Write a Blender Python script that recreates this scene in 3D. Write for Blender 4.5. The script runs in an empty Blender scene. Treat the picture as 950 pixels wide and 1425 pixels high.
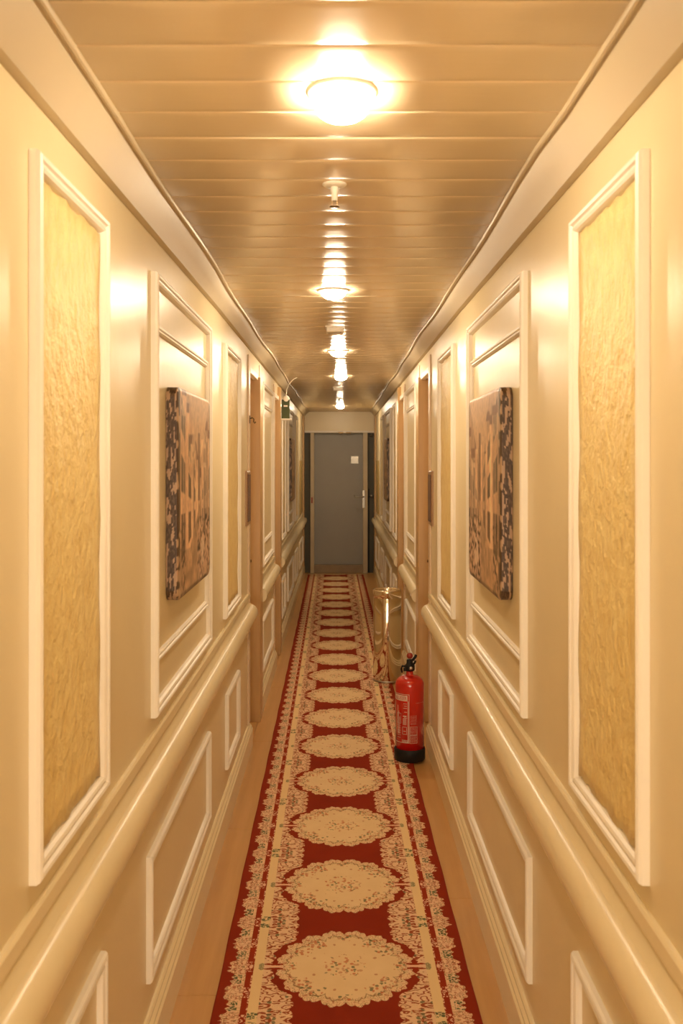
import bpy, bmesh, math, random
import numpy as np
from mathutils import Vector, noise as mnoise

# ------------------------------------------------------------------ scene, camera, world, exposure
S = bpy.context.scene
COL = S.collection
S.view_settings.view_transform = 'Standard'
S.view_settings.look = 'None'
S.view_settings.gamma = 1.0
S.view_settings.use_curve_mapping = False
S.view_settings.exposure = 1.10
EYE = 1.61                      # camera height
FPX = 1275.0                    # focal length in pixels of the 950 x 1425 frame

cam_d = bpy.data.cameras.new('camera')
cam = bpy.data.objects.new('camera', cam_d)
COL.objects.link(cam)
cam.location = (0, 0, EYE)
cam.rotation_euler = (math.radians(90), 0, 0)
cam_d.sensor_fit = 'HORIZONTAL'
cam_d.sensor_width = 24.0
cam_d.lens = 24.0 * FPX / 950.0
cam_d.shift_x = 3.0 / 950.0
cam_d.shift_y = -72.5 / 950.0
cam_d.clip_start = 0.05
cam_d.clip_end = 60
cam_d.dof.use_dof = True
cam_d.dof.focus_distance = 4.3
cam_d.dof.aperture_fstop = 6.3
S.camera = cam

world = bpy.data.worlds.new('world')
S.world = world
world.use_nodes = True
world.node_tree.nodes['Background'].inputs[0].default_value = (0.9, 0.75, 0.55, 1)
world.node_tree.nodes['Background'].inputs[1].default_value = 0.05

LAMP_STRENGTH = 125.0
LAMP_COLOUR = (1.0, 0.81, 0.565, 1)
back_fill_d = bpy.data.lights.new('back_fill_light', 'AREA')      # fill light added behind the viewpoint to brighten moulding faces turned this way
back_fill_d.shape = 'RECTANGLE'; back_fill_d.size = 0.9; back_fill_d.size_y = 1.9; back_fill_d.energy = 32; back_fill_d.color = (1.0, 0.87, 0.66)
back_fill = bpy.data.objects.new('back_fill_light', back_fill_d); COL.objects.link(back_fill)
back_fill.location = (0, -2.9, 1.2); back_fill.rotation_euler = (math.radians(90), 0, 0)
random.seed(7)
rng = np.random.default_rng(5)

# ------------------------------------------------------------------ node helpers
class E:
    """wraps a node socket so that shader maths can be written as expressions"""
    nt = None
    def __init__(s, v): s.v = v
    @staticmethod
    def op(kind, *args, clamp=False):
        n = E.nt.nodes.new('ShaderNodeMath'); n.operation = kind; n.use_clamp = clamp
        for i, a in enumerate(args):
            a = a.v if isinstance(a, E) else a
            if isinstance(a, (int, float)): n.inputs[i].default_value = a
            else: E.nt.links.new(a, n.inputs[i])
        return E(n.outputs[0])
    def __add__(a, b): return E.op('ADD', a, b)
    __radd__ = __add__
    def __sub__(a, b): return E.op('SUBTRACT', a, b)
    def __rsub__(a, b): return E.op('SUBTRACT', b, a)
    def __mul__(a, b): return E.op('MULTIPLY', a, b)
    __rmul__ = __mul__
    def __truediv__(a, b): return E.op('DIVIDE', a, b)
    def __neg__(a): return E.op('MULTIPLY', a, -1.0)
    def lt(a, b): return E.op('LESS_THAN', a, b)
    def gt(a, b): return E.op('GREATER_THAN', a, b)
    def abs(a): return E.op('ABSOLUTE', a)
    def sin(a): return E.op('SINE', a)
    def cos(a): return E.op('COSINE', a)
    def clamp(a): return E.op('ADD', a, 0.0, clamp=True)
def emax(a, b): return E.op('MAXIMUM', a, b)
def emin(a, b): return E.op('MINIMUM', a, b)
def emix(fac, a, b):
    n = E.nt.nodes.new('ShaderNodeMix'); n.data_type = 'RGBA'
    E.nt.links.new(fac.v, n.inputs[0])
    for i, c in ((6, a), (7, b)):
        if isinstance(c, tuple): n.inputs[i].default_value = (*c, 1)
        else: E.nt.links.new(c.v, n.inputs[i])
    return E(n.outputs[2])
def evec(x, y, z=0.0):
    n = E.nt.nodes.new('ShaderNodeCombineXYZ')
    for i, a in enumerate((x, y, z)):
        if isinstance(a, E): E.nt.links.new(a.v, n.inputs[i])
        else: n.inputs[i].default_value = a
    return E(n.outputs[0])
def enoise(vec, scale, detail=2.0, rough=0.5):
    n = E.nt.nodes.new('ShaderNodeTexNoise'); n.inputs['Scale'].default_value = scale
    n.inputs['Detail'].default_value = detail; n.inputs['Roughness'].default_value = rough
    E.nt.links.new(vec.v, n.inputs['Vector']); return E(n.outputs['Fac'])
def evor(vec, scale, feature='F1', out='Distance'):
    n = E.nt.nodes.new('ShaderNodeTexVoronoi'); n.feature = feature; n.inputs['Scale'].default_value = scale
    E.nt.links.new(vec.v, n.inputs['Vector']); return E(n.outputs[out])
def ecoord():
    n = E.nt.nodes.new('ShaderNodeTexCoord'); return E(n.outputs['Object'])
def esep(v):
    n = E.nt.nodes.new('ShaderNodeSeparateXYZ'); E.nt.links.new(v.v, n.inputs[0])
    return E(n.outputs[0]), E(n.outputs[1]), E(n.outputs[2])

def material(name, base, rough=0.5, metal=0.0, spec=0.5, coat=0.0, bump=None, var=None, coat_rough=0.1):
    """bump = (scale, height, distance); var = (scale, second colour)"""
    m = bpy.data.materials.new(name); m.use_nodes = True
    nt = m.node_tree; E.nt = nt
    b = nt.nodes['Principled BSDF']
    b.inputs['Base Color'].default_value = (*base, 1)
    b.inputs['Roughness'].default_value = rough
    b.inputs['Metallic'].default_value = metal
    b.inputs['Specular IOR Level'].default_value = spec
    b.inputs['Coat Weight'].default_value = coat
    b.inputs['Coat Roughness'].default_value = coat_rough
    co = ecoord()
    if var:
        sc, c2 = var[0], var[1]
        if len(var) > 2:                     # stretch
            x, y, z = esep(co); v = evec(x * var[2][0], y * var[2][1], z * var[2][2])
        else: v = co
        f = ((enoise(v, sc, 4.0, 0.6) - 0.35) * 3.0).clamp()
        nt.links.new(emix(f, tuple(base), tuple(c2)).v, b.inputs['Base Color'])
    if bump:
        n = nt.nodes.new('ShaderNodeBump'); n.inputs['Strength'].default_value = bump[1]
        n.inputs['Distance'].default_value = bump[2]
        v = co
        if len(bump) > 3:
            x, y, z = esep(co); v = evec(x * bump[3][0], y * bump[3][1], z * bump[3][2])
        nt.links.new(enoise(v, bump[0], 3.0, 0.6).v, n.inputs['Height'])
        nt.links.new(n.outputs[0], b.inputs['Normal'])
    return m

M = {}
M['wall'] = material('cream_wall_paint', (0.82, 0.70, 0.455), 0.33, spec=0.5, bump=(9, 0.35, 0.004), var=(1.3, (0.785, 0.66, 0.415)))
M['mould'] = material('off_white_moulding_paint', (0.90, 0.835, 0.74), 0.35, bump=(40, 0.3, 0.0015), var=(6, (0.87, 0.80, 0.70)))
M['rail'] = material('cream_rail_paint', (0.85, 0.73, 0.49), 0.26, spec=0.6, bump=(14, 0.3, 0.002), var=(2.0, (0.81, 0.69, 0.445)))
M['insert'] = material('yellow_textured_wallpaper', (0.87, 0.70, 0.33), 0.45, bump=(52, 0.9, 0.010, (1, 1.0, 0.75)), var=(30, (0.77, 0.57, 0.23), (1, 1, 0.6)))
M['ceil'] = material('cream_gloss_ceiling_lacquer', (0.80, 0.645, 0.44), 0.22, spec=0.6, bump=(3.0, 0.25, 0.002, (1, 6, 1)), var=(1.5, (0.76, 0.605, 0.40)))
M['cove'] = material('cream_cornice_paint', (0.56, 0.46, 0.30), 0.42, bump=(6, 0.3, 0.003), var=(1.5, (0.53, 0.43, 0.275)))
M['pine'] = material('varnished_pine', (0.60, 0.38, 0.165), 0.32, bump=(30, 0.2, 0.001, (1, 1, .05)), var=(14, (0.50, 0.30, 0.12), (1, 1, .06)))
M['casing'] = material('pinkish_cream_casing_paint', (0.74, 0.57, 0.40), 0.33, bump=(20, 0.3, 0.001), var=(5, (0.70, 0.53, 0.36), (1, 1, .1)))
M['floor'] = material('orange_oak_laminate', (0.60, 0.335, 0.12), 0.30, bump=(30, 0.2, 0.0006, (1, .08, 1)), var=(18, (0.50, 0.265, 0.085), (1, .07, 1)))
M['dark'] = material('dark_recess', (0.05, 0.035, 0.02), 0.7, var=(8, (0.04, 0.028, 0.015)))
M['door'] = material('blue_grey_door_paint', (0.33, 0.315, 0.29), 0.42, bump=(30, 0.15, 0.001), var=(1.2, (0.30, 0.285, 0.26)))
M['green_grey'] = material('dark_green_grey_steel_paint', (0.105, 0.09, 0.05), 0.5, bump=(10, 0.3, 0.003), var=(2.5, (0.075, 0.068, 0.04)))
M['post'] = material('tan_door_post_paint', (0.55, 0.45, 0.29), 0.35, bump=(30, 0.2, 0.001), var=(6, (0.50, 0.40, 0.25)))
M['thresh'] = material('tan_threshold', (0.33, 0.24, 0.14), 0.45, bump=(30, 0.2, 0.001), var=(6, (0.29, 0.2, 0.115)))
M['steel'] = material('brushed_steel', (0.50, 0.47, 0.42), 0.36, metal=1.0, bump=(60, 0.1, 0.0005), var=(8, (0.44, 0.41, 0.36)))
M['chrome'] = material('golden_chrome', (0.76, 0.70, 0.58), 0.05, metal=1.0, bump=(5, 0.5, 0.004, (1, 1, .5)), var=(4, (0.72, 0.66, 0.54)))
M['red'] = material('extinguisher_red_enamel', (0.56, 0.014, 0.006), 0.16, spec=0.6, coat=0.4, bump=(12, 0.15, 0.001), var=(6, (0.50, 0.012, 0.005)))
M['redcap'] = material('red_plastic', (0.33, 0.03, 0.015), 0.35, bump=(40, 0.1, 0.001), var=(8, (0.28, 0.025, 0.012)))
M['black'] = material('black_rubber', (0.008, 0.008, 0.008), 0.5, spec=0.25, bump=(50, 0.3, 0.001), var=(8, (0.012, 0.011, 0.010)))
M['print'] = material('white_label_print', (0.78, 0.62, 0.52), 0.4, bump=(50, 0.1, 0.0003), var=(30, (0.70, 0.52, 0.42)))
M['plastic'] = material('warm_white_plastic', (0.82, 0.76, 0.66), 0.3, bump=(40, 0.1, 0.0005), var=(6, (0.79, 0.72, 0.62)))
M['sign'] = material('dark_green_sign_face', (0.034, 0.048, 0.008), 0.5, bump=(20, 0.1, 0.001), var=(9, (0.06, 0.07, 0.012)))
M['frame'] = material('brown_wood_frame', (0.42, 0.25, 0.12), 0.3, bump=(30, 0.2, 0.001, (1, 1, .1)), var=(12, (0.34, 0.19, 0.085), (1, 1, .1)))
M['notice'] = material('dark_red_notice', (0.13, 0.035, 0.02), 0.18, bump=(20, 0.1, 0.0005), var=(26, (0.22, 0.09, 0.05)))
M['bronze'] = material('dark_bronze', (0.20, 0.12, 0.05), 0.3, metal=0.8, bump=(60, 0.2, 0.0005), var=(9, (0.13, 0.08, 0.035)))
M['olive'] = material('olive_gold_panel', (0.50, 0.37, 0.14), 0.4, bump=(35, 0.5, 0.003), var=(5, (0.42, 0.30, 0.10)))

def lamp_material(strength=LAMP_STRENGTH):
    m = bpy.data.materials.new('lit_lamp_glass'); m.use_nodes = True
    b = m.node_tree.nodes['Principled BSDF']
    b.inputs['Base Color'].default_value = (0.9, 0.85, 0.75, 1)
    b.inputs['Emission Color'].default_value = LAMP_COLOUR
    b.inputs['Emission Strength'].default_value = strength
    return m
M['lamp'] = lamp_material(140.0)
M['lamp_weak'] = lamp_material(84.0)

P = 0.558                       # length of one carpet repeat
def carpet_material():
    m = bpy.data.materials.new('woven_medallion_carpet'); m.use_nodes = True
    nt = m.node_tree; E.nt = nt
    b = nt.nodes['Principled BSDF']
    b.inputs['Roughness'].default_value = 0.95
    b.inputs['Specular IOR Level'].default_value = 0.15
    b.inputs['Sheen Weight'].default_value = 0.0
    co = ecoord()
    x, y, z = esep(co)
    v = (E.op('FRACT', (y / P) + 0.5) - 0.5) * P
    wn = enoise(evec(x, y), 55.0, 2.0)
    wn2 = enoise(evec(x + 3.1, y + 1.7), 55.0, 2.0)
    au = x.abs(); av = v.abs()
    wu = au + (wn - 0.5) * 0.010
    wv = av + (wn2 - 0.5) * 0.010
    sym = evec(wu, wv)
    edge = evor(sym, 38.0, 'DISTANCE_TO_EDGE')           # lace-like cell edges
    edge2 = evor(sym, 75.0, 'DISTANCE_TO_EDGE')
    swirl = (enoise(evec(wu * .8, wv * 1.3), 30.0, 1.0) * 34.0).sin()
    swirl2 = (enoise(evec(wu + 5.0, wv), 52.0, 1.0) * 40.0).sin()
    cell = esep(evor(sym, 62.0, 'F1', 'Color'))
    dot = evor(sym, 62.0)
    RED = (0.30, 0.030, 0.007); CREAM = (0.84, 0.62, 0.36); PINK = (0.82, 0.51, 0.33)
    GOLD = (0.62, 0.405, 0.165); ROSE = (0.42, 0.095, 0.05); GREEN = (0.11, 0.115, 0.055); BROWN = (0.25, 0.12, 0.055)
    rednoise = enoise(evec(x, y), 6.0, 3.0)
    col = emix(rednoise, (0.21, 0.018, 0.004), (0.31, 0.032, 0.008))
    # medallion ------------------------------------------------------------
    R = 0.205
    rr = E.op('SQRT', x * x + v * v) / R
    th = E.op('ARCTAN2', v, x)
    ed = 0.945 + (th * 8.0).sin().abs() * 0.095 + (th * 24.0).sin().abs() * 0.040
    rw = rr + (wn - 0.5) * 0.05
    med = rw.lt(ed)
    mcol = emix(enoise(evec(x, y), 14.0, 3.0), (0.76, 0.55, 0.30), (0.86, 0.65, 0.38))
    rim = rw.gt(ed - 0.10)
    mcol = emix(rim * 0.35, mcol, PINK)
    scroll = (rw - (ed - 0.155)).abs().lt(0.016) * wn.gt(0.44)
    mcol = emix(scroll * 0.75, mcol, BROWN)
    ring = rw.gt(0.84) * swirl2.gt(0.72)
    mcol = emix(ring * 0.75, mcol, emix(cell[1].gt(0.5), BROWN, ROSE))
    raw = evec(x + (wn - 0.5) * 0.008, v + (wn2 - 0.5) * 0.008)
    mcell = esep(evor(raw, 88.0, 'F1', 'Color')); mdot = evor(raw, 88.0)
    fl_ring = (rr - 0.77).abs().lt(0.13) * (th * 4.0 + 0.0).cos().lt(-0.20)
    fl_card = (rr - 0.84).abs().lt(0.09) * (th * 4.0).cos().gt(0.86)
    centre = (rr + (wn2 - 0.5) * 0.5).lt(0.29)
    speck = emax(emax(fl_ring, fl_card), centre) * mcell[0].gt(0.30) * mdot.lt(0.52)
    scol = emix(mcell[1].gt(0.70), emix(mcell[1].gt(0.40), (0.56, 0.15, 0.07), GREEN), (0.58, 0.30, 0.17))
    mcol = emix(speck * 0.8, mcol, scol)
    stray = (rr - 0.55).abs().lt(0.15) * cell[0].gt(0.93) * dot.lt(0.35)
    mcol = emix(stray * 0.6, mcol, ROSE)
    # inner scroll band ------------------------------------------------------
    w = (v * (2 * math.pi / P)).cos()
    bulge = E.op('ADD', (0.0 - w) * 1.3, 0.62, clamp=True)
    scal = (v * (math.pi * 11 / P)).cos().abs()
    inner = 0.232 - bulge * 0.066 - scal * 0.012 + (wn - 0.5) * 0.012
    band = au.gt(inner) * au.lt(0.256)
    bcol = emix(enoise(evec(x, y), 40.0, 2.0), CREAM, PINK)
    gaps = swirl.gt(0.30)
    bcol = emix(gaps * 0.92, bcol, RED)
    bcol = emix((swirl2 - 0.1).abs().lt(0.13) * 0.5, bcol, BROWN)
    bcol = emix(cell[0].gt(0.80) * dot.lt(0.45) * 0.8, bcol, GREEN)
    # bars that tie medallion and border
    bars = (av - 0.013).abs().lt(0.0045) * au.gt(0.195) * au.lt(0.246)
    bars2 = (av - 0.0).abs().lt(0.006) * au.gt(0.19) * au.lt(0.25)
    # plain stripe ------------------------------------------------------------
    stripe = au.gt(0.256) * au.lt(0.287)
    tcol = emix(enoise(evec(x * 3.0, y), 12.0, 3.0), (0.80, 0.57, 0.29), (0.86, 0.64, 0.35))
    tflow = (P / 2 - av - 0.022).abs().lt(0.016) * (au - 0.270).abs().lt(0.016) * wn2.gt(0.46) * edge2.gt(0.06)
    tcol = emix(tflow, tcol, GREEN)
    tcol = emix(av.lt(0.02) * au.lt(0.272) * edge2.lt(0.08) * 0.7, tcol, GREEN)
    # dashed gap and outer floral band ------------------------------------------
    Q = P / 4
    q = (E.op('FRACT', y / Q) - 0.5).abs()               # 0.5 at cluster, 0 between
    dash = au.gt(0.287) * au.lt(0.309)
    dcol = emix(q.lt(0.30) * (au - 0.300).abs().lt(0.0085), emix(edge2.lt(0.12), PINK, RED), RED)
    out_e = 0.341 + (q * 2.0) * 0.028 + (q * 24.0).sin() * 0.006 + (wn - 0.5) * 0.024
    outer = au.gt(0.309) * au.lt(out_e)
    ocol = emix(enoise(evec(x, y), 50.0, 2.0), CREAM, PINK)
    ocol = emix(swirl2.gt(0.62) * q.gt(0.20) * 0.85, ocol, ROSE)
    ocol = emix(swirl.gt(0.85) * 0.7, ocol, BROWN)
    leaf = q.lt(0.17) * (au - 0.334).abs().lt(0.015) * edge2.gt(0.10) * wn2.gt(0.40)
    ocol = emix(leaf, ocol, GREEN)
    col = emix(outer, col, ocol)
    col = emix(dash, col, dcol)
    col = emix(band, col, bcol)
    col = emix(bars2 * (1.0 - bars), col, PINK)
    col = emix(med, col, mcol)
    col = emix(bars, col, RED)
    col = emix(stripe, col, tcol)
    nt.links.new(col.v, b.inputs['Base Color'])
    bn = nt.nodes.new('ShaderNodeBump'); bn.inputs['Strength'].default_value = 0.5; bn.inputs['Distance'].default_value = 0.002
    nt.links.new(enoise(co, 420.0, 2.0).v, bn.inputs['Height']); nt.links.new(bn.outputs[0], b.inputs['Normal'])
    return m
M['carpet'] = carpet_material()

def attr_material(name, rough=0.4):
    m = bpy.data.materials.new(name); m.use_nodes = True
    nt = m.node_tree; b = nt.nodes['Principled BSDF']
    a = nt.nodes.new('ShaderNodeVertexColor'); a.layer_name = 'print'
    nt.links.new(a.outputs[0], b.inputs['Base Color']); b.inputs['Roughness'].default_value = rough
    E.nt = nt
    bn = nt.nodes.new('ShaderNodeBump'); bn.inputs['Strength'].default_value = 0.2; bn.inputs['Distance'].default_value = 0.0008
    nt.links.new(enoise(ecoord(), 500.0, 2.0).v, bn.inputs['Height']); nt.links.new(bn.outputs[0], b.inputs['Normal'])
    return m
M['print_art'] = attr_material('printed_canvas')

# ------------------------------------------------------------------ mesh helpers
class MB:
    def __init__(s): s.v = []; s.f = []; s.sm = []
    def add(s, vs, fs, smooth=False):
        k = len(s.v); s.v += [tuple(p) for p in vs]
        s.f += [tuple(i + k for i in f) for f in fs]; s.sm += [smooth] * len(fs); return s
    def box(s, x0, x1, y0, y1, z0, z1):
        x0, x1 = sorted((x0, x1)); y0, y1 = sorted((y0, y1)); z0, z1 = sorted((z0, z1))
        vs = [(x, y, z) for x in (x0, x1) for y in (y0, y1) for z in (z0, z1)]
        return s.add(vs, [(0, 1, 3, 2), (4, 6, 7, 5), (0, 4, 5, 1), (2, 3, 7, 6), (0, 2, 6, 4), (1, 5, 7, 3)])
    def lathe(s, prof, seg=24, c=(0, 0, 0), axis='z', smooth=True):
        vs = []
        for r, h in prof:
            for k in range(seg):
                a = 2 * math.pi * k / seg; p = (r * math.cos(a), r * math.sin(a), h)
                if axis == 'y': p = (p[0], p[2], p[1])
                if axis == 'x': p = (p[2], p[0], p[1])
                vs.append((p[0] + c[0], p[1] + c[1], p[2] + c[2]))
        fs = []
        for i in range(len(prof) - 1):
            for k in range(seg):
                a, b_ = i * seg + k, i * seg + (k + 1) % seg
                fs.append((a, b_, b_ + seg, a + seg))
        n = len(prof) - 1
        s.add(vs, fs, smooth)
        k0 = len(s.v) - len(vs)
        if prof[0][0] > 1e-6: s.f.append(tuple(k0 + i for i in reversed(range(seg)))); s.sm.append(False)
        if prof[-1][0] > 1e-6: s.f.append(tuple(k0 + n * seg + i for i in range(seg))); s.sm.append(False)
        return s
    def tube(s, pts, r, seg=8):
        pts = [Vector(p) for p in pts]; rings = []
        for i, p in enumerate(pts):
            t = (pts[min(i + 1, len(pts) - 1)] - pts[max(i - 1, 0)]).normalized()
            u = t.cross(Vector((0.31, 0.2, 0.93))).normalized(); w = t.cross(u)
            rings.append([p + (u * math.cos(2 * math.pi * k / seg) + w * math.sin(2 * math.pi * k / seg)) * r for k in range(seg)])
        vs = [q for ring in rings for q in ring]
        fs = [(i * seg + k, i * seg + (k + 1) % seg, (i + 1) * seg + (k + 1) % seg, (i + 1) * seg + k) for i in range(len(pts) - 1) for k in range(seg)]
        fs += [tuple(reversed(range(seg))), tuple((len(pts) - 1) * seg + k for k in range(seg))]
        return s.add(vs, fs, True)
    def sweep(s, rings, closed_profile=True, caps=True, smooth=False):
        n = len(rings[0]); vs = [p for r in rings for p in r]; fs = []
        for i in range(len(rings) - 1):
            for k in range(n if closed_profile else n - 1):
                a, b_ = i * n + k, i * n + (k + 1) % n
                fs.append((a, b_, b_ + n, a + n))
        s.add(vs, fs, smooth)
        if caps:
            k0 = len(s.v) - len(vs)
            s.f.append(tuple(k0 + k for k in reversed(range(n)))); s.sm.append(False)
            s.f.append(tuple(k0 + (len(rings) - 1) * n + k for k in range(n))); s.sm.append(False)
        return s
    def mesh(s, name, mat):
        me = bpy.data.meshes.new(name); me.from_pydata(s.v, [], s.f)
        me.polygons.foreach_set('use_smooth', s.sm)
        bm = bmesh.new(); bm.from_mesh(me); bmesh.ops.recalc_face_normals(bm, faces=bm.faces); bm.to_mesh(me); bm.free()
        me.materials.append(mat); me.update(); return me
    def build(s, name, mat, parent=None, bevel=0.0, loc=(0, 0, 0)):
        o = bpy.data.objects.new(name, s.mesh(name, M[mat])); COL.objects.link(o); o.location = loc
        if parent: o.parent = parent
        if bevel:
            md = o.modifiers.new('bevel', 'BEVEL'); md.width = bevel; md.segments = 2; md.limit_method = 'ANGLE'; md.angle_limit = math.radians(40)
        return o

def tag(o, label, cat, group=None, kind=None):
    o['label'] = label; o['category'] = cat
    if group: o['group'] = group
    if kind: o['kind'] = kind
    return o
def empty(name, loc, label, cat, group=None, rz=0, kind=None):
    o = bpy.data.objects.new(name, None); o.empty_display_size = 0.05; COL.objects.link(o); o.location = loc
    o.rotation_euler = (0, 0, rz)
    return tag(o, label, cat, group, kind)
def copy_thing(root, loc, label):
    r = root.copy(); COL.objects.link(r); r.location = loc; r['label'] = label
    for ch in list(root.children):
        c = ch.copy(); COL.objects.link(c); c.parent = r
        for g in list(ch.children):
            d = g.copy(); COL.objects.link(d); d.parent = c
    return r

# ------------------------------------------------------------------ the shell
W = 0.51                                        # half width between the wall faces
CEIL = EYE + 0.683
BACK, END = -3.0, 13.0
SECTIONS = [(BACK, 5.15), (5.80, 7.15), (7.70, END)]
DOORWAYS = [(5.15, 5.62, 5.80), (7.15, 7.55, 7.70)]     # near edge, far edge = near face of post, far face of post

# floor with single planks
fl = MB().box(-0.72, 0.72, BACK, END + 0.9, -0.08, -0.012).build('floor', 'dark')
tag(fl, 'orange wooden floor running along both sides of the carpet', 'floor', kind='structure')
pl_l = 1.245
plank_mesh = None
for row in range(7):
    x0 = -0.70 + row * 0.20
    y = BACK - (row * 0.47) % pl_l
    while y < END + 0.2:
        y0, y1 = max(y, BACK), min(y + pl_l - 0.0015, END + 0.9)
        if y1 - y0 > 0.05:
            MB().box(x0 + 0.0008, x0 + 0.1992, y0, y1, -0.012, 0.0).build('floorboard', 'floor', fl, bevel=0.0008)
        y += pl_l

# ceiling with single strips (rolled edges catch the lamps)
ce = MB().box(-0.60, 0.60, BACK, END + 0.05, CEIL + 0.008, CEIL + 0.07).build('ceiling', 'ceil')
tag(ce, 'glossy cream ceiling of narrow crosswise metal strips', 'ceiling', kind='structure')
PITCH = 0.1445
prof = []
hw = PITCH / 2 - 0.0005
for k in range(5):
    a = math.pi / 2 * k / 4; prof.append((-hw + 0.005 - 0.005 * math.cos(a), 0.006 - 0.0055 * math.sin(a)))
for k in range(1, 8):
    t = k / 8; prof.append((-hw + 0.005 + t * (2 * hw - 0.010), 0.0005 - 0.0010 * math.sin(math.pi * t)))
for k in range(5):
    a = math.pi / 2 * (4 - k) / 4; prof.append((hw - 0.005 + 0.005 * math.cos(a), 0.006 - 0.0055 * math.sin(a)))
prof += [(hw, 0.008), (-hw, 0.008)]
strip_me = MB().sweep([[(x, p[0], p[1]) for p in prof] for x in (-0.452, 0.452)]).mesh('ceiling_strip', M['ceil'])
for p in strip_me.polygons: p.use_smooth = len(p.vertices) == 4
n0 = int((1.33 - BACK) / PITCH)
y = 2.162 - PITCH * 40                            # a joint falls at 2.09 m
rs = random.Random(3)
while y < END:
    if y > BACK + 0.05:
        o = bpy.data.objects.new('ceiling_strip', strip_me); COL.objects.link(o); o.parent = ce
        o.location = (0, y, CEIL + rs.uniform(-0.0004, 0.0004)); o.rotation_euler = (rs.uniform(-0.0025, 0.0025), 0, 0)
    y += PITCH

# walls
def lerp(a, b, t): return a + (b - a) * max(0.0, min(1.0, t))
WALLTOP = EYE + 0.66
walls = {}
for s, side in ((-1, 'left'), (1, 'right')):
    m = MB()
    for y0, y1 in SECTIONS: m.box(s * W, s * (W + 0.14), y0, y1, 0, WALLTOP)
    for i, (a, b_, c) in enumerate(DOORWAYS): m.box(s * W, s * (W + 0.14), a, c, EYE + 0.507, WALLTOP)
    o = m.build('wall_' + side, 'wall')
    tag(o, 'cream painted wall with framed panels on the %s of the corridor' % side, 'wall', kind='structure'); walls[s] = o

# picture-frame mouldings ----------------------------------------------------
PROF = [(0, 0), (0, .012), (.003, .018), (.008, .021), (.013, .019), (.016, .014), (.020, .014), (.024, .017), (.029, .014), (.032, .008), (.034, 0)]
PROF_IN = [(0, 0), (0, .008), (.004, .012), (.009, .011), (.012, .007), (.015, .007), (.019, .010), (.023, .006), (.025, 0)]
def moulding(s, y0, y1, z0, z1, profile, parent, name='panel_moulding', wob=0.0, base=0.0, h=1.0):
    """four mitred lengths round the rectangle; z relative to the eye"""
    rings = []
    cs = [(y0, z0, 1, 1), (y1, z0, -1, 1), (y1, z1, -1, -1), (y0, z1, 1, -1)]
    for y, z, dy, dz in cs:
        rings.append([(s * (W - base - hh * h), y + dy * w, EYE + z + dz * w) for w, hh in profile])
    m = MB(); n = len(profile)
    vs = [p for r in rings for p in r]; fs = []
    for i in range(4):
        j = (i + 1) % 4
        for k in range(n - 1): fs.append((i * n + k, i * n + k + 1, j * n + k + 1, j * n + k))
    m.add(vs, fs); return m.build(name, 'mould', parent)
def insert(s, y0, y1, z0, z1, parent, mat='insert'):
    """plaster or paper field with a slightly ragged edge"""
    ny, nz = 16, 36; j = 0.0034
    vs, fs = [], []
    for a in range(ny + 1):
        for b_ in range(nz + 1):
            y = y0 + (y1 - y0) * a / ny; z = z0 + (z1 - z0) * b_ / nz
            if a in (0, ny): y += random.uniform(-j, j) * .7
            if b_ in (0, nz): z += random.uniform(-j, j) * 1.5
            vs.append((s * (W - 0.006 - 0.0012 * math.sin(a * 1.3 + b_ * .7)), y, EYE + z))
    for a in range(ny):
        for b_ in range(nz):
            i = a * (nz + 1) + b_; fs.append((i, i + 1, i + nz + 2, i + nz + 1))
    m = MB(); m.add(vs, fs, True)
    # thickness: skirt back to the wall
    rim = [i * (nz + 1) for i in range(ny + 1)] + [ny * (nz + 1) + k for k in range(1, nz + 1)] + [i * (nz + 1) + nz for i in range(ny - 1, -1, -1)] + [k for k in range(nz - 1, 0, -1)]
    k0 = len(m.v); m.v += [(s * W, m.v[i][1], m.v[i][2]) for i in rim]
    for q in range(len(rim)):
        r = (q + 1) % len(rim); m.f.append((rim[q], rim[r], k0 + r, k0 + q)); m.sm.append(False)
    o = m.build('wallpaper_field', mat, parent); return o

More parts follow.
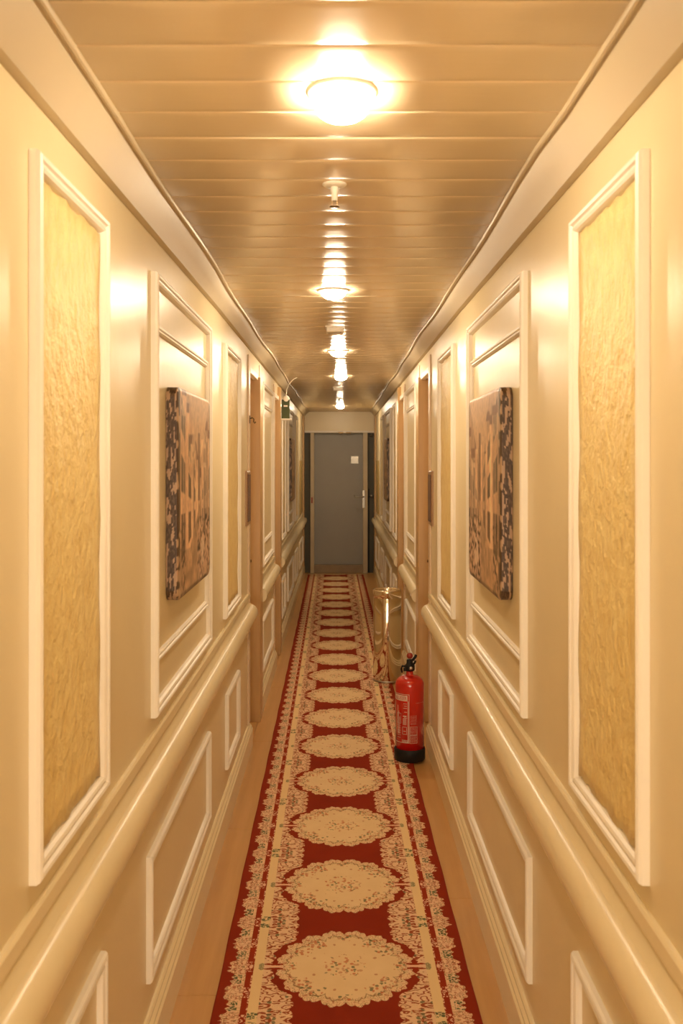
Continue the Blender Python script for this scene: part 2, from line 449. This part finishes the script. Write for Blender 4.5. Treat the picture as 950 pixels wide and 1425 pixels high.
TOP, BOT = 0.512, -0.700
def yellow_panel(s, y0, y1, z0=BOT, z1=TOP, mat='insert'):
    f = moulding(s, y0, y1, z0, z1, PROF, walls[s]); insert(s, y0 + .037, y1 - .037, z0 + .038, z1 - .038, f, mat)
def double_panel(s, y0, y1):
    f = moulding(s, y0, y1, BOT, TOP, PROF, walls[s])
    moulding(s, y0 + .036, y1 - .050, -0.560, 0.375, PROF_IN, f, 'inner_moulding')
def low_panel(s, y0, y1):
    moulding(s, y0, y1, -1.385, -1.050, PROF, walls[s], 'dado_moulding', h=.85)
YELLOW = [(1.505, 1.965), (4.02, 4.585), (7.98, 8.48), (10.45, 11.0)]
DOUBLE = [(2.48, 3.545), (5.98, 6.93), (8.95, 10.02)]
for s in (-1, 1):
    for a, b_ in YELLOW: yellow_panel(s, a, b_)
    yellow_panel(s, -0.1, 0.45)
    for a, b_ in DOUBLE: double_panel(s, a, b_)
    MB().box(s * (W - .012), s * W, 11.75, 12.45, EYE + BOT, EYE - .01).build('flat_board', 'olive', walls[s], bevel=.002)
    MB().box(s * (W - .020), s * W, 12.72, 12.99, 0.0, EYE + .62).build('end_casing', 'pine', walls[s], bevel=.002)
    for a, b_ in [(-.6, .45), (0.80, 1.96), (2.42, 3.545), (4.09, 4.585), (5.98, 6.93), (7.98, 8.5), (8.95, 10.02), (10.45, 11.0), (11.6, 12.6)]:
        low_panel(s, a, b_)
    for (a, b_, c) in DOORWAYS:
        MB().box(s * (W - .012), s * (W + .02), a - .01, b_ + .01, EYE + .490, EYE + .524).build('door_head', 'mould', walls[s], bevel=.003)
    # vertical casing strips beside the doorways
    for (a, b_, c) in DOORWAYS:
        MB().box(s * (W - .010), s * W, a - .075, a + .0, 0.14, EYE + .585).build('door_casing', 'casing', walls[s], bevel=.002)
        MB().box(s * (W - .008), s * W, c, c + .05, EYE - .745, EYE + .60).build('door_casing', 'mould', walls[s], bevel=.002)

# posts, doors in the side walls ------------------------------------------------
words_side = {-1: 'left', 1: 'right'}
tn = 0; dn = 0
for s in (-1, 1):
    for i, (a, b_, c) in enumerate(DOORWAYS):
        tn += 1
        o = MB().box(s * (W - .026), s * (W + .12), b_, c, 0, EYE + (.507 if i == 0 else .60)).build('trim_%d' % tn, 'pine', bevel=.003)
        tag(o, 'upright tan wooden doorpost at the %s doorway on the %s' % (('nearer', 'farther')[i], words_side[s]), 'doorpost', kind='structure')
        dn += 1
        d = MB().box(s * (W + .055), s * (W + .095), a - .01, b_ + .01, 0.012, EYE + .507).build('door_%d' % dn, 'casing', bevel=.002)
        tag(d, 'cream side door set back in the %s doorway on the %s' % (('nearer', 'farther')[i], words_side[s]), 'door', kind='structure')
        k = MB().lathe([(0.0, 0), (.024, .002), (.024, .008), (.009, .012), (.009, .035), (0.0, .036)], 16, axis='x')
        o = k.build('door_knob', 'bronze', d, loc=(s * (W + .055), b_ - .09, 1.0)); o.rotation_euler = (0, 0, math.pi if s > 0 else 0)

# chair rails, baseboards, cornices ------------------------------------------------
def rail_profile():
    p = [(0, -.742), (.007, -.743), (.011, -.748), (.012, -.772), (.008, -.779), (.004, -.783), (.006, -.795), (.012, -.806), (.016, -.812)]
    for k in range(13):
        a = math.pi / 2 - math.pi * k / 12
        p.append((.012 + .040 * math.cos(a), -.858 + .046 * math.sin(a)))
    p += [(.006, -.906), (0, -.912)]
    return p
RP = rail_profile()
BP = [(0, .138), (.006, .138), (.010, .133), (.010, .126), (.014, .122), (.018, .118), (.018, .110), (.024, .104), (.024, 0), (0, 0)]
for s in (-1, 1):
    for j, (y0, y1) in enumerate(SECTIONS):
        tn += 1
        m = MB(); ys = [y0] + [y for y in np.arange(math.ceil(y0 * 2) / 2 + .25, y1 - .1, .5)] + [y1 + (0.03 if j < 2 else 0) * 0 + (0)]
        rings = [[(s * (W - h), y, EYE + z + 0.0015 * math.sin(y * 1.7 + s)) for h, z in RP] for y in ys]
        o = m.sweep(rings).build('trim_%d' % tn, 'rail')
        for p_ in o.data.polygons: p_.use_smooth = len(p_.vertices) == 4
        md = o.modifiers.new('edge_split', 'EDGE_SPLIT'); md.split_angle = math.radians(32)
        tag(o, 'rounded cream dado rail on the %s wall, %s' % (words_side[s], ('nearest length before the first doorway', 'short length between the two doorways', 'far length beyond the second doorway')[j]), 'dado rail', kind='structure')
    m = MB()
    for (y0, y1) in SECTIONS:
        m.sweep([[(s * (W - h), y, z) for h, z in BP] for y in (y0, y1)])
    o = m.build('baseboard_' + words_side[s], 'rail'); tag(o, 'stepped cream baseboard along the %s wall' % words_side[s], 'baseboard', kind='structure')
    tn += 1
    ys = np.arange(BACK, END + .01, .2); rings = []
    for y in ys:
        k = lerp(0, .026, (y - 1.2) / 2.6)
        wob = .004 * math.sin(y * 1.9 + s) + .0035 * math.sin(y * 4.3 + 2 * s) if y > 2 else 0
        pr = [(.4335 + wob, .684), (.4325 + wob, .678), (.4345 + wob, .6735), (.4385 + wob, .672), (.4425 + wob, .6735), (.4445 + wob, .676), (.447 + wob, .675), (.450 + wob, .670),
              (.470, .637 + k * .5), (.492, .598 + k), (.500, .5955 + k), (.511, .596 + k), (.511, .70), (.43, .70)]
        rings.append([(s * px, y, EYE + pz) for px, pz in pr])
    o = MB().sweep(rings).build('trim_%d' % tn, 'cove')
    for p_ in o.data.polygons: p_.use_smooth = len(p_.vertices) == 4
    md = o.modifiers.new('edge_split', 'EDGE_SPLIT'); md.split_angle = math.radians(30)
    tag(o, 'sloping cream cornice with a raised bead along the %s of the ceiling' % words_side[s], 'cornice', kind='structure')

# wall behind the viewpoint
o = MB().box(-.65, .65, BACK - .1, BACK, 0, CEIL + .07).build('wall_back', 'wall'); tag(o, 'plain cream wall closing the corridor behind the viewpoint', 'wall', kind='structure')

# far end -----------------------------------------------------------------------
HD = EYE + .398
o = MB().box(-.65, .65, END, END + .12, HD, CEIL + .07).build('wall_end', 'wall')
tag(o, 'shaded cream wall strip above the grey door at the far end', 'wall', kind='structure')
MB().box(-.50, .50, END - .012, END + .03, HD - .012, HD + .014).build('header_strip', 'mould', o, bevel=.002)
for xx in (0.02, 0.13): MB().box(xx - .035, xx + .035, END - .03, END - .008, HD - .022, HD - .004).build('latch_clip', 'bronze', o, bevel=.003)
for s, (x0, x1) in ((-1, (-.41, -.357)), (1, (.336, .400))):
    tn += 1
    o = MB().box(x0, x1, END - .03, END + .12, 0, HD - .012).build('trim_%d' % tn, 'post', bevel=.003)
    tag(o, 'tan upright post on the %s of the grey end door' % words_side[s], 'doorpost', kind='structure')
    if s < 0: MB().box(x0 + .012, x0 + .032, END - .036, END - .028, 1.0, 1.08).build('strike_plate', 'redcap', o)
    tn += 1
    o = MB().box(*( (-.65, x0) if s < 0 else (x1, .65)), END + .05, END + .12, 0, HD - .012).build('trim_%d' % tn, 'green_grey', bevel=.002)
    tag(o, 'dark green grey steel side panel on the %s of the end door' % words_side[s], 'panel', kind='structure')
    if s > 0:
        MB().lathe([(0, 0), (.018, .004), (.024, .018), (.018, .034), (0, .038)], 14, axis='y').build('round_catch', 'steel', o, loc=(.455, END + .015, HD - .05))
        h = MB().lathe([(0, -.05), (.02, -.048), (.022, -.035), (.010, -.02), (.010, 0)], 14, axis='y').build('side_knob', 'steel', o, loc=(.455, END + .05, EYE - .515))
        MB().box(.41, .425, END + .03, END + .05, .02, 1.2).build('edge_strip', 'black', o)
d = empty('door_%d' % (dn + 1), (-.010, END + .12, 0), 'plain blue grey door closing the far end of the corridor', 'door', kind='structure')
d.name = 'door_5'
MB().box(-.40, .40, .0, .045, .115, HD).build('door_leaf', 'door', d, bevel=.002)
MB().box(-.40, .40, -.10, .045, 0, .115).build('threshold', 'thresh', d, bevel=.004)
MB().box(.175, .285, -.006, .0, EYE - .055, EYE + .055).build('door_plate', 'steel', d, bevel=.003)
lk = MB().box(.335, .372, -.172, -.15, EYE - .68, EYE - .43).build('lock_plate', 'steel', d, bevel=.003)
lv = MB().tube([(.352, -.172, EYE - .52), (.352, -.215, EYE - .52), (.34, -.222, EYE - .522), (.28, -.222, EYE - .525), (.235, -.220, EYE - .520), (.225, -.216, EYE - .50)], .010)
lv.build('lever_handle', 'steel', lk)

# ------------------------------------------------------------------ carpet
cr = MB(); CL = 15.4
ny = 160
rows = []
for i in range(ny + 1):
    y = -2.6 + CL * i / ny
    e = .0012 * math.sin(i * 1.3)
    rows.append([(-.388 - e, y, .001), (-.388 - e, y, .006), (-.384, y, .009), (-.19, y, .0095), (0, y, .0095), (.19, y, .0095), (.384, y, .009), (.388 + e, y, .006), (.388 + e, y, .001)])
cr.sweep(rows, closed_profile=True)
o = cr.build('carpet_runner', 'carpet')
PH = 2.896                                        # a medallion centre lies here
me = o.data
for v_ in me.vertices: v_.co.y -= PH
o.location = (.038 - .0070 * PH, PH, 0); o.rotation_euler = (0, 0, .0070)
tag(o, 'long deep red carpet runner with cream floral medallions and scrolled borders', 'carpet')

# ------------------------------------------------------------------ ceiling lamps
def make_lamp(loc, label, dome, glass='lamp'):
    t = empty('ceiling_lamp', loc, label, 'ceiling lamp', 'round ceiling lamps down the corridor')
    MB().lathe([(.040, .002), (.066, .002), (.067, -.002), (.060, -.007), (.050, -.009), (.046, -.006)], 32).build('rim', 'plastic', t)
    neck = dome - .030                 # straight part of the glass above the bowl
    pr = [(.047, -.003), (.0475, -neck * .6), (.050, -neck)] + [(.050 * math.cos(a), -neck - .002 - .028 * math.sin(a)) for a in [math.pi / 2 * k / 6 for k in range(0, 6)]] + [(0.0, -dome)]
    MB().lathe(pr, 20).build('glass_dome', glass, t)
    return t
L0 = make_lamp((.005, 1.70, CEIL), 'brightest round ceiling lamp, nearest to the viewpoint', .056, 'lamp_weak')
L1 = make_lamp((-.024, 3.69, CEIL), 'round ceiling lamp second from the viewpoint, beyond the near sprinkler', .038)
for (x, y, lab) in [(-.008, 5.73, 'round ceiling lamp third from the viewpoint, just beyond the smoke detector'),
                    (.012, 7.45, 'round ceiling lamp fourth from the viewpoint, level with the green sign'),
                    (.010, 11.55, 'smallest looking round ceiling lamp, closest to the grey end door'),
                    (.0, -.35, 'round ceiling lamp right above the viewpoint, outside the picture')]:
    copy_thing(L1 if y > 0 else L0, (x, y, CEIL), lab)

# sprinklers
def make_sprinkler(loc, label):
    t = empty('sprinkler', loc, label, 'sprinkler', 'ceiling sprinklers')
    MB().lathe([(0, .002), (.030, .002), (.031, -.001), (.024, -.006), (.013, -.008), (0, -.008)], 24).build('escutcheon', 'plastic', t)
    MB().lathe([(.009, -.006), (.0105, -.010), (.0105, -.020), (.008, -.023), (.008, -.040), (.006, -.042)], 16).build('body', 'plastic', t)
    m = MB()
    m.box(-.0075, -.0055, -.0015, .0015, -.054, -.040); m.box(.0055, .0075, -.0015, .0015, -.054, -.040); m.box(-.0075, .0075, -.0015, .0015, -.056, -.054)
    f = m.build('yoke', 'bronze', t)
    MB().lathe([(0, -.0555), (.012, -.0555), (.013, -.0575), (0, -.0575)], 16).build('deflector', 'bronze', f)
    return t
sp = make_sprinkler((-.012, 2.27, CEIL), 'small white ceiling sprinkler between the first and second lamps')
copy_thing(sp, (-.002, 10.2, CEIL), 'small dark looking ceiling sprinkler just before the farthest lamp')
# smoke detectors (flat rectangular boxes)
def make_detector(loc, label):
    t = empty('smoke_detector', loc, label, 'smoke detector', 'white ceiling detectors')
    MB().box(-.045, .045, -.045, .045, -.030, 0).build('housing', 'plastic', t, bevel=.006)
    MB().box(-.050, .050, -.050, .050, -.005, .001).build('base', 'plastic', t, bevel=.001)
    MB().lathe([(0, -.031), (.0035, -.032), (.0035, -.029), (0, -.029)], 10, c=(.03, -.03, 0)).build('indicator', 'redcap', t)
    return t
dt = make_detector((-.022, 4.72, CEIL), 'white ceiling detector box between the second and third lamps')
copy_thing(dt, (-.012, 8.65, CEIL), 'white ceiling detector box just beyond the fourth lamp')

# ------------------------------------------------------------------ printed canvases
def art(seed, n=190):
    """a sepia village lane: houses left and right, sky wedge, path, flower pots"""
    g = np.random.default_rng(seed)
    u, v = np.meshgrid((np.arange(n) + .5) / n, (np.arange(n) + .5) / n, indexing='ij')   # u: 0 near edge, v: 0 bottom
    def nz(k, s):
        a = g.random((k + 2, k + 2)); xs = u * k; ys = v * k * s % k
        i, j = xs.astype(int), ys.astype(int); fx, fy = xs - i, ys - j
        fx = fx * fx * (3 - 2 * fx); fy = fy * fy * (3 - 2 * fy)
        return (a[i, j] * (1 - fx) + a[i + 1, j] * fx) * (1 - fy) + (a[i, j + 1] * (1 - fx) + a[i + 1, j + 1] * fx) * fy
    n1, n2, n3 = nz(6, 1), nz(22, 1), nz(60, 1)
    c = np.zeros((n, n, 3)); 
    base = np.array([.46, .29, .17]); c[:] = base
    c *= (0.7 + .5 * n1 + .25 * n2)[..., None]
    vx, vy = .62, .40                                       # vanishing point of the lane
    sky = (v > .62 + 1.1 * np.abs(u - vx)) ; c[sky] = np.array([.62, .42, .25])
    left = (u < vx - .04) & ~sky; right = (u > vx + .05) & ~sky
    c[left] *= 1.12; c[right] *= 0.92
    def quad(u0, u1, v0, v1, colr, a=.85):
        """rectangle on a receding house front: heights squeeze towards the vanishing point"""
        m_ = (u > u0) & (u < u1)
        k = np.abs(u - vx) / .62 * .62 + .10
        m_ &= (v > vy + (v0 - vy) * k * 1.55) & (v < vy + (v1 - vy) * k * 1.55)
        c[m_] = c[m_] * (1 - a) + np.array(colr) * a
    for (a, b_) in ((.08, .19), (.28, .36), (.44, .49)):
        quad(a - .012, b_ + .012, .50, .70, (.55, .36, .22)); quad(a, b_, .51, .69, (.10, .075, .055))
        quad(a - .012, b_ + .012, .80, .98, (.55, .36, .22), .7); quad(a, b_, .81, .97, (.14, .10, .07))
        quad(a, b_, .17, .40, (.13, .07, .045))
    for (a, b_) in ((.70, .74), (.79, .87), (.92, .98)):
        quad(a - .010, b_ + .010, .52, .73, (.60, .42, .27)); quad(a, b_, .53, .72, (.12, .085, .06))
        quad(a, b_, .16, .38, (.10, .055, .035))
    for k in range(9):                                       # gables and pilasters
        x = .05 + k * .11 + g.uniform(-.02, .02); m_ = np.abs(u - x) < .006
        m_ &= ~sky & (v > .25); c[m_] = c[m_] * .4 + np.array([.66, .47, .30]) * .6
    edges = [.0, .10, .22, .30, .40, .46, .52, .58, .68, .76, .90, 1.01]
    for a, b_ in zip(edges[:-1], edges[1:]):                 # every house front has its own tone and roof height
        f_ = g.uniform(.75, 1.55); top = .60 + g.uniform(-.05, .12) + .55 * abs((a + b_) / 2 - vx)
        m_ = (u >= a) & (u < b_) & (v > .22); c[m_ & (v < top)] *= f_
        rf = m_ & (v > top) & (v < top + .05) & ~sky; c[rf] = np.array([.30, .14, .08])
        lt = m_ & (v > top - .10) & (v < top) & (n2 > .55); c[lt] = c[lt] * .4 + np.array([.72, .52, .34]) * .6
    arch = (np.abs(u - .80) < .055) & (v < .64) & (v > .30); ring = arch & ~((np.abs(u - .80) < .037) & (v < .615))
    c[ring] = np.array([.62, .46, .32])
    path = (v < vy + .03) & (np.abs(u - (vx - (vy - v) * .75)) < .035 + (vy - v) * .62); c[path] = np.array([.52, .33, .18]) * (0.75 + .5 * n2[path])[:, None]
    tower = (np.abs(u - .60) < .03) & (v > .44) & (v < .80); c[tower] = np.array([.30, .17, .10])
    cone = (v > .70) & (np.abs(u - .43) < (.86 - v) * .45); c[cone] = c[cone] * .35 + np.array([.70, .50, .32]) * .65
    fl_ = (v < .33) & (u > .55) & (n3 > .58); c[fl_] = np.array([.60, .40, .28])
    fd = (v < .36) & ((u > .55) | (u < .2)) & (n3 < .36); c[fd] = np.array([.09, .045, .03])
    pot = ((u - .72) ** 2 / .004 + (v - .16) ** 2 / .006) < 1; c[pot & (n2 > .45)] = np.array([.66, .50, .38])
    bd = (u > .97) | (v < .025); c[bd] *= .6
    c *= (0.86 + .25 * n3)[..., None]
    c = np.clip(c, 0, 1) ** 1.35 * 1.35
    c = .66 * c + .34 * c.mean(axis=2, keepdims=True) * np.array([1.15, 1.0, .8])
    bf = (u < .055); pale = bf & (nz(26, 1) > .56); c[bf] = np.array([.07, .035, .018]); c[pale] = np.array([.48, .31, .19])
    ln = (u > .055) & (u < .068); c[ln] = np.array([.50, .33, .20])
    for _ in range(1):
        c[1:-1, 1:-1] = (c[1:-1, 1:-1] * 2 + c[:-2, 1:-1] + c[2:, 1:-1] + c[1:-1, :-2] + c[1:-1, 2:]) / 6
    return np.clip(c, .01, .9)
def canvas_mesh(s, seed):
    n = 190; Wd, Ht, T, R = .665, .632, .036, .035
    A = art(seed, n); vs = []; cols = []
    rc = np.random.default_rng(seed + 9)
    for i in range(n):
        for j in range(n):
            y = Wd * i / (n - 1); z = Ht * j / (n - 1) - Ht / 2
            cy = min(max(y, R), Wd - R); cz = min(max(z, -Ht / 2 + R), Ht / 2 - R)
            dy, dz = y - cy, z - cz; L = math.hypot(dy, dz)
            if dy and dz:
                mx = max(abs(dy), abs(dz)); k = mx / L; y, z = cy + dy * k, cz + dz * k; L = mx
            edge = max(0.0, 1 - (R - L) / .012) if L > R - .012 else 0
            vs.append((-s * (T - .0035 * edge ** 2), y, z)); cols.append(A[i, j])
    fs = [(i * n + j, i * n + j + 1, (i + 1) * n + j + 1, (i + 1) * n + j) for i in range(n - 1) for j in range(n - 1)]
    rim = [i * n for i in range(n)] + [(n - 1) * n + j for j in range(1, n)] + [i * n + n - 1 for i in range(n - 2, -1, -1)] + [j for j in range(n - 2, 0, -1)]
    prev = list(rim); layers = 12
    nz1 = rc.random((400, 60))
    for k in range(1, layers + 1):
        new = []
        for q, r in enumerate(rim):
            p = vs[r]; vs.append((-s * (T - .0035) * (1 - k / layers), p[1], p[2])); new.append(len(vs) - 1)
            f = mnoise.noise(Vector((p[1] * 22, p[2] * 22, k * .30 + seed)))
            f2 = mnoise.noise(Vector((p[1] * 70, p[2] * 70, k * .8 + seed)))
            cols.append(np.array([.40, .25, .15]) if f + .35 * f2 > .16 else (np.array([.10, .055, .028]) if f2 > .1 else np.array([.05, .022, .009])))
        for q in range(len(rim)):
            r = (q + 1) % len(rim); fs.append((prev[q], prev[r], new[r], new[q]))
        prev = new
    me = bpy.data.meshes.new('printed_canvas'); me.from_pydata(vs, [], fs)
    a = me.color_attributes.new('print', 'FLOAT_COLOR', 'POINT')
    C4 = np.ones((len(vs), 4), dtype=np.float32); C4[:, :3] = np.array(cols); a.data.foreach_set('color', C4.ravel())
    bm = bmesh.new(); bm.from_mesh(me); bmesh.ops.recalc_face_normals(bm, faces=bm.faces); bm.to_mesh(me); bm.free()
    me.materials.append(M['print_art']); return me
for s, seed in ((-1, 3), (1, 8)):
    me = canvas_mesh(s, seed)
    for k, y in enumerate((2.69, 9.12)):
        o = bpy.data.objects.new('canvas_picture', me); COL.objects.link(o); o.location = (s * (W - .001), y, EYE - .10)
        tag(o, ('large sepia canvas print of a village lane, nearest one on the %s wall' if k == 0 else 'small looking dark canvas print far along the %s wall, beyond the doorways') % words_side[s], 'picture', 'canvas pictures in the panelled frames')

# ------------------------------------------------------------------ framed notices by the first doorway
for s in (-1, 1):
    t = empty('framed_notice', (s * W, 4.965, EYE - .21), 'small narrow brown framed notice on the %s wall just before the doorway' % words_side[s], 'notice', 'framed notices beside the doorways')
    m = MB(); pr = [(0, 0), (0, .008), (.005, .012), (.018, .011), (.022, .006), (.022, 0)]
    cs = [(0, -.150, 1, 1), (.185, -.150, -1, 1), (.185, .150, -1, -1), (0, .150, 1, -1)]
    rings = [[(-s * h, y + dy * w, z + dz * w) for w, h in pr] for y, z, dy, dz in cs]
    vs = [p for r in rings for p in r]; n = len(pr)
    m.add(vs, [(i * n + k, i * n + k + 1, ((i + 1) % 4) * n + k + 1, ((i + 1) % 4) * n + k) for i in range(4) for k in range(n - 1)])
    m.build('frame', 'frame', t)
    MB().box(0, -s * .0145, .021, .164, -.129, .129).build('notice_sheet', 'notice', t)

# hook on the left casing
t = empty('wall_hook', (-(W - .010), 5.11, EYE + .225), 'small dark pointed hook on the left casing above the framed notice', 'hook')
MB().box(0, .004, -.014, .014, -.022, .022).build('hook_plate', 'bronze', t, bevel=.0015)
MB().tube([(.003, 0, .006), (.016, 0, .010), (.024, 0, .002), (.022, 0, -.012), (.028, 0, -.020), (.034, 0, -.012)], .004).build('hook_arm', 'bronze', t)

# ------------------------------------------------------------------ green sign box on the left
sy = 7.60
t = empty('sign_box', (-.448, sy, EYE + .34), 'small dark green sign box with white cap and ledge, high on the left wall', 'sign')
MB().box(-.030, .036, -.02, .02, 0, .160).build('green_panel', 'sign', t, bevel=.003)
MB().box(-.060, -.030, -.012, .012, .06, .10).build('wall_bracket', 'plastic', t)
MB().box(-.032, .052, -.03, .03, -.012, .002).build('ledge', 'plastic', t, bevel=.003)
MB().box(-.012, .020, -.0225, -.0195, .100, .112).build('white_mark', 'plastic', t)
MB().lathe([(0, -.022), (.020, -.022), (.028, -.016), (.028, .016), (.020, .022), (0, .022)], 20, axis='y', c=(.008, 0, .165)).build('round_cap', 'plastic', t)
o = MB().tube([(-.440, sy, EYE + .510), (-.441, sy, EYE + .545), (-.436, sy, EYE + .585), (-.420, sy, EYE + .625), (-.395, sy, EYE + .655), (-.372, sy, EYE + .674), (-.350, sy, EYE + .684)], .0035)
o.build('cable', 'plastic', t)
o = bpy.data.objects['cable']; o.location = (.448, -sy, -(EYE + .34))

# ------------------------------------------------------------------ chrome bin
t = empty('waste_bin', (.348, 6.66, .0095), 'tall shiny chrome cylindrical waste bin against the right wall', 'bin')
r = .102
MB().lathe([(0, .012), (r * .985, .012), (r, .016), (r, .600), (r - .0015, .604), (r - .001, .607), (r - .003, .607), (r - .003, .03), (0, .03)], 56).build('body', 'chrome', t)
MB().lathe([(r - .002, .604), (r + .0015, .604), (r + .0015, .645), (r + .001, .656), (r - .004, .662), (r - .010, .660), (r - .012, .650), (r - .012, .604)], 56).build('lid_ring', 'chrome', t)
MB().lathe([(0, .628), (r - .012, .622), (r - .012, .626), (0, .632)], 40).build('flap', 'steel', t)
MB().lathe([(0, 0), (r * .97, 0), (r + .002, .003), (r + .002, .012), (r * .96, .014), (0, .014)], 56).build('base_ring', 'steel', t)

# ------------------------------------------------------------------ fire extinguisher
ex = empty('fire_extinguisher', (.377, 4.91, .0095), 'red fire extinguisher with black head and foot standing by the right wall', 'fire extinguisher')
R = .0775
pr = [(.06, .012), (R, .012), (R, .400)]
for k in range(1, 9):
    a = math.pi / 2 * k / 8; pr.append((.022 + (R - .022) * math.cos(a), .400 + .048 * math.sin(a)))
pr += [(.019, .455), (.019, .478), (0, .478)]
body = MB().lathe(pr, 48).build('cylinder', 'red', ex)
MB().lathe([(0, 0), (.078, 0), (.083, .006), (.083, .056), (.080, .066), (.078, .066), (.0775, .012), (0, .012)], 48).build('foot', 'black', ex)
m = MB().lathe([(.024, .472), (.027, .476), (.027, .500), (.021, .506), (.017, .512), (.017, .530), (0, .532)], 20)
m.box(-.034, -.014, -.010, .010, .470, .486)
head = m.build('valve_head', 'black', ex)
m = MB(); m.tube([(-.002, .0, .508), (.004, 0, .520), (.018, 0, .530), (.030, 0, .545), (.034, 0, .556)], .0075); m.tube([(.014, 0, .500), (.026, 0, .512), (.031, 0, .525)], .006)
m.build('squeeze_lever', 'black', ex)
MB().lathe([(0, .540), (.010, .538), (.0165, .546), (.0170, .556), (.011, .565), (0, .568)], 20, c=(.0, -.004, 0)).build('red_knob', 'redcap', ex)
pts = [(-.022, -.004, .495), (-.040, -.002, .497), (-.044, .004, .480), (-.040, .012, .460)]
MB().tube(pts, .0055).build('nozzle', 'black', ex)
MB().lathe([(0, 0), (.010, 0), (.010, .005), (0, .005)], 16, c=(.004, 0, 0), axis='y').build('pressure_gauge', 'steel', ex, loc=(0, -.034, .490))
# printed label: flat pieces bent round the cylinder (angle 0 faces the camera, + to the right)
PM = MB()
def bend(xd, z, lift=.0005):
    a = xd; return ((R + lift) * math.sin(a), -(R + lift) * math.cos(a), z)
def patch(a0, a1, z0, z1):
    a0, a1 = math.radians(a0), math.radians(a1); n = max(1, int(abs(a1 - a0) / .09))
    vs = []; 
    for k in range(n + 1):
        a = a0 + (a1 - a0) * k / n; vs += [bend(a, z0), bend(a, z1)]
    PM.add(vs, [(2 * k, 2 * k + 2, 2 * k + 3, 2 * k + 1) for k in range(n)])
def rect(a0, a1, z0, z1, t=.0016):
    ta = math.degrees(t / R)
    patch(a0, a1, z0, z0 + t); patch(a0, a1, z1 - t, z1); patch(a0, a0 + ta, z0 + t, z1 - t); patch(a1 - ta, a1, z0 + t, z1 - t)
rect(-100, -6, .105, .362, .0022)
patch(-12, -9.5, .110, .325)
rl = random.Random(4)
def textlines(a0, a1, z0, z1, n, t):
    for k in range(n):
        z = z1 - (z1 - z0) * (k + .5) / n; a = a0
        while a < a1 - 1.2:
            w_ = rl.uniform(1.0, 4.0); patch(a, min(a + w_, a1), z - t / 2, z + t / 2); a += w_ + rl.uniform(.5, 1.2)
# pictogram rows of instructions
for k, z in enumerate((.312, .300, .288, .268, .248, .238)): 
    patch(-30 + k % 2 * 3, -15, z - .0012, z + .0012)
patch(-32, -18, .243, .248)
for k in range(5): patch(-32 + k * 3.2, -30.6 + k * 3.2, .200, .236)
rect(-34, -16, .150, .190, .0018); patch(-30, -20, .165, .168)
for k in range(3): patch(-58 + k * 5, -56 + k * 5, .15, .30 - k * .03)
rect(-62, -40, .205, .260, .0016); textlines(-60, -42, .125, .200, 6, .0018)
textlines(-2, 24, .200, .252, 7, .0014)
rect(-4, 26, .147, .192, .0014); textlines(-2, 24, .150, .189, 5, .0016)
rect(-4, 26, .104, .147, .0014); textlines(-2, 24, .108, .144, 5, .0018)
textlines(-36, -9, .106, .122, 3, .0034)
textlines(20, 62, .314, .316, 1, .0006)
lb = PM.build('printed_label', 'print', body)
# title plate: white panel with the letters cut in red on top of it
TP = MB(); a0, a1 = math.radians(-80), math.radians(-13)
vs = []
for k in range(13):
    a = a0 + (a1 - a0) * k / 12; vs += [bend(a, .326, .0004), bend(a, .355, .0004)]
TP.add(vs, [(2 * k, 2 * k + 2, 2 * k + 3, 2 * k + 1) for k in range(12)])
tp = TP.build('title_panel', 'print', body)
fc = bpy.data.curves.new('title', 'FONT'); fc.body = 'BLUSSER'; fc.size = .026; fc.align_x = 'CENTER'; fc.resolution_u = 2
fo = bpy.data.objects.new('title_tmp', fc); COL.objects.link(fo)
bpy.context.view_layer.update()
tm = bpy.data.meshes.new_from_object(fo.evaluated_get(bpy.context.evaluated_depsgraph_get()))
bpy.data.objects.remove(fo)
wmax = max(v_.co.x for v_ in tm.vertices) or 1
for v_ in tm.vertices:
    a = math.radians(-42) + v_.co.x / wmax * math.radians(26)
    v_.co = Vector(bend(a, .3315 + v_.co.y, .0009))
tm.materials.clear(); tm.materials.append(M['red'])
to = bpy.data.objects.new('title_lettering', tm); COL.objects.link(to); to.parent = body
